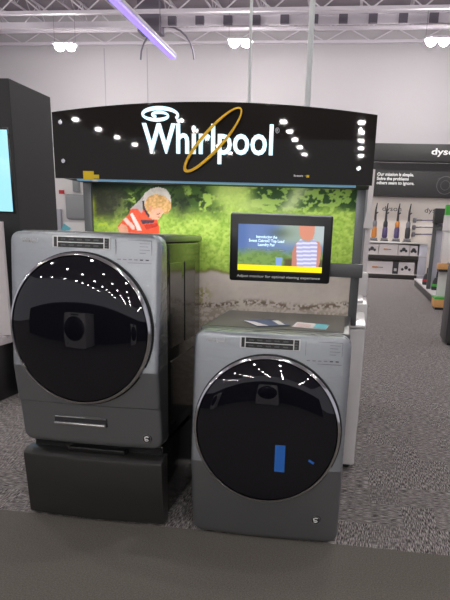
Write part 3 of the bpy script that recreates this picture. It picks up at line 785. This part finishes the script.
vac(2.47, 'stick vacuum with a purple body, second from left on the far shelf', 'purple', 'darkplastic')
vac(2.90, 'stick vacuum with an orange collar above a purple bin', 'purple', 'orange')
vac(3.30, 'stick vacuum in plain dark grey, the rightmost on the far shelf', 'darkplastic', 'greyplastic')
for i, (z, nm) in enumerate(((2.13, 'topmost'), (1.88, 'middle'), (1.63, 'lowest'))):
    v = empty('vacuum_wand', (3.48, Y + .45, z), 0, 'vacuum wand mounted sideways on the white panel, the %s of three' % nm, 'vacuum wand', 'wands mounted on the panel')
    bm = bmesh.new(); lathe(bm, [(0, -.09), (.06, -.09), (.075, -.03), (.07, .06), (0, .09)], .05, 0, 0, 'Z', 16); bx(bm, .0, .03, .0, .165, -.03, .03); finish(bm, 'motor_head', M['greyplastic'], v)
    bm = bmesh.new(); tube(bm, (.10, 0, 0), (.32, 0, .01), .024, 10); finish(bm, 'grip', M['darkplastic'], v)
    bm = bmesh.new(); tube(bm, (.32, 0, .01), (.95, 0, .015), .020, 10); finish(bm, 'wand', M['purple'], v)
# cartons
def carton(x0, x1, z0, z1, label, kind):
    b = empty('carton', ((x0 + x1) / 2, Y + .05, z0), 0, label, 'box', 'cartons on the vacuum shelves')
    hw = (x1 - x0) / 2; h = z1 - z0
    box('carton_body', M['box'], b, -hw, hw, 0, .42, 0, h, .004, 1)
    bm = bmesh.new()
    if kind == 0:
        tube(bm, (-hw * .5, -.004, h * .5), (hw * .3, -.004, h * .5), .02, 6); lathe(bm, [(0, 0), (.09, 0), (.09, .006), (0, .006)], hw * .45, -.006, h * .5, n=18)
    else:
        for k in range(3): lathe(bm, [(0, 0), (.05 + .02 * (k % 2), 0), (.05, .006), (0, .006)], -hw * .5 + k * hw * .45, -.006, h * (.4 + .15 * (k % 2)), n=14)
    finish(bm, 'printed_vacuum', M['darkplastic'], b)
    if kind == 0: box('orange_print', M['orange'], b, -hw * .5, -hw * .1, -.03, -.022, h * .45, h * .56); b.children[-1].location.y = .02
    return b
carton(1.84, 2.28, .872, 1.24, 'white carton at the left end of the upper box shelf', 1)
carton(2.30, 3.00, .872, 1.25, 'long white carton in the middle of the upper box shelf', 0)
carton(3.02, 3.42, .872, 1.24, 'white carton with dark print right of the long one, upper box shelf', 1)
carton(3.44, 3.72, .872, 1.22, 'small white carton at the right end of the upper box shelf', 1)
carton(1.86, 2.86, .182, .62, 'long white carton with an orange vacuum print on the lowest shelf', 0)
carton(3.08, 3.66, .182, .62, 'white carton right of the dark one on the lowest shelf', 1)
b = empty('dark_carton', (2.97, Y + .05, .182), 0, 'narrow dark carton between the white ones on the lowest shelf', 'box', 'cartons on the vacuum shelves')
box('carton_body', M['darkplastic'], b, -.1, .1, 0, .42, 0, .46, .004, 1); box('carton_label', M['lit_print'], b, -.05, .05, -.004, 0, .1, .2)

# ------------------------------------------------------------------ endcap on the right
t = empty('aisle_platform', (3.34, 11.55, 0), -.015, 'low white-topped display platform with black edge along the far right aisle', 'platform')
box('plinth', M['black'], t, 0, 1.6, 0, 6.9, 0, .17); box('platform_top', M['offwhite'], t, -.02, 1.6, -.02, 6.9, .17, .215, .006)
t = empty('aisle_display_frame', (3.40, 14.0, .2155), 0, 'grey-framed lilac panel with black header above the aisle platform', 'display stand')
box('panel', M['lilac'], t, .04, 1.4, .03, .08, 0, 1.62); box('header', M['charcoal'], t, -.06, 1.4, -.30, .1, 1.62, 1.96, .01)
box('post', M['frame'], t, -.04, .05, -.02, .1, 0, 1.62); box('rail', M['frame'], t, .05, 1.4, -.05, .03, 1.45, 1.56)
t = empty('wooden_endcap', (3.22, 10.96, 0), 0, 'wood-based endcap stand with green and white panels at the right edge', 'display stand')
box('toe_kick', M['black'], t, .03, 1.2, .02, .5, 0, .05); box('base', M['wood'], t, 0, 1.2, 0, .52, .05, .22, .004)
box('green_strip', M['green'], t, 0, 1.2, -.004, .52, .221, .262)
box('white_back', M['white'], t, .06, 1.2, .30, .36, .262, 1.62); box('wood_shelf', M['wood'], t, .0, 1.2, .0, .3, .84, .96, .004)
box('dark_shelf_lip', M['shelf_dark'], t, 0.02, 1.2, .01, .3, .79, .838)
box('green_header', M['green'], t, .05, 1.2, .20, .36, 1.93, 2.13); box('white_header', M['white'], t, .04, 1.2, .22, .36, 1.62, 1.93)
v = empty('robot_vacuum', (3.72, 11.08, .263), 0, 'round black robot vacuum leaning upright on the wooden endcap', 'robot vacuum')
bm = bmesh.new(); lathe(bm, [(0, -.045), (.16, -.045), (.19, -.03), (.195, .02), (.18, .04), (0, .04)], 0, .1, .21, n=40); finish(bm, 'shell', M['black'], v)
bm = bmesh.new(); lathe(bm, [(0, -.052), (.05, -.052), (.06, -.045), (0, -.045)], 0, .1, .21, n=24); finish(bm, 'round_button', M['greyplastic'], v)
b = empty('robot_carton', (3.60, 11.05, .9605), 0, 'white carton printed with a grey robot vacuum on the endcap shelf', 'box')
box('carton_body', M['white'], b, -.32, .5, 0, .19, 0, .62, .005); bm = bmesh.new(); lathe(bm, [(0, -.006), (.13, -.006), (.13, 0), (0, 0)], .02, 0, .40, n=28); finish(bm, 'printed_robot', M['greyplastic'], b)
box('green_print', M['green'], b, .0, .2, -.005, 0, .08, .2)
for i, (x, y, c, lab) in enumerate(((3.52, 15.6, 'red', 'small dark floor cleaner with red band on the platform, farthest'), (3.56, 14.6 - .9, 'green', 'small dark floor cleaner with green band on the platform, middle'), (3.60, 12.8, 'white', 'small dark floor cleaner with white cap on the platform, nearest'))):
    v = empty('floor_cleaner', (x, y, .2155), 0, lab, 'floor cleaner', 'floor cleaners on the aisle platform')
    bm = bmesh.new(); lathe(bm, [(0, 0), (.11, 0), (.12, .05), (.10, .22), (.06, .30), (0, .32)], 0, 0, 0, 'Z', 18); finish(bm, 'body', M['darkplastic'], v)
    bm = bmesh.new(); lathe(bm, [(.113, .09), (.121, .09), (.117, .15), (.105, .15), (.113, .09)], 0, 0, 0, 'Z', 18); finish(bm, 'band', M[c], v)
    bm = bmesh.new(); tube(bm, (0, 0, .30), (0, 0, .46), .03, 10, .02); finish(bm, 'neck', M[c] if c == 'white' else M['black'], v)
t = empty('dark_cabinet', (2.84, 6.2, 0), 0, 'dark grey floor-standing cabinet cut off by the right edge', 'cabinet')
bm = bmesh.new(); bx(bm, 0, .62, 0, .62, .03, 1.08, .03, 3); finish(bm, 'body', M['bin'], t)
box('toe_kick', M['black'], t, .03, .59, .03, .59, 0, .03); box('top_plate', M['darkplastic'], t, -.01, .63, -.01, .63, 1.081, 1.11, .008); box('front_inset', M['darkplastic'], t, .07, .55, -.006, .003, .12, 1.0, .004)

# ------------------------------------------------------------------ row across the aisle, seen reflected in the door glass
lab = 'front-load machine in the row across the aisle, seen only reflected'
gr = 'machines across the aisle'
ww = make_machine('front_load_washer', (-2.2, -6.2, 0), PI, lab, 'washing machine', False, gr, ('white', 'white', 'white'), parts=False)
for k, x in enumerate((.9,)):
    c = copy_tree(ww); c.location = (x, -6.2, 0)
t = empty('added_dark_partition', (-6.5, -7.6, 0), 0, 'dark partition behind the machines across the aisle, seen only reflected', 'partition')  # added out of view so the door glass reflects something dark
box('board', M['charcoal'], t, 0, 10.5, 0, .08, 0, 1.3); box('top_rail', M['frame'], t, 0, 10.5, -.02, .1, 1.3, 1.35)

# ------------------------------------------------------------------ world, camera
w = bpy.data.worlds.new('store_ambience'); SC.world = w; w.use_nodes = True
bg = w.node_tree.nodes['Background']; bg.inputs[0].default_value = (.62, .6, .66, 1); bg.inputs[1].default_value = .5

cd = bpy.data.cameras.new('camera'); cam = bpy.data.objects.new('camera', cd); COL.objects.link(cam); SC.camera = cam
P = [1.533, -2.649, 1.391, -.142, -.290, .036, 613.1, 260.8, 418.45]
yaw, pit, rol = P[3:6]
f = Vector((math.sin(yaw) * math.cos(pit), math.cos(yaw) * math.cos(pit), math.sin(pit)))
r = Vector((math.cos(yaw), -math.sin(yaw), 0)); u = r.cross(f)
r2 = r * math.cos(rol) + u * math.sin(rol); u2 = -r * math.sin(rol) + u * math.cos(rol)
mw = Matrix((r2, u2, -f)).transposed().to_4x4(); mw.translation = Vector(P[:3])
cam.matrix_world = mw
cd.sensor_fit = 'AUTO'; cd.sensor_width = 36; cd.lens = P[6] / 600 * 36
cd.shift_x = (225 - P[7]) / 600; cd.shift_y = (P[8] - 300) / 600
cd.clip_start = .05; cd.clip_end = 200
SC.view_settings.view_transform = 'Standard'; SC.view_settings.look = 'None'
SC.view_settings.gamma = 1; SC.view_settings.use_curve_mapping = False
SC.view_settings.exposure = 0.5
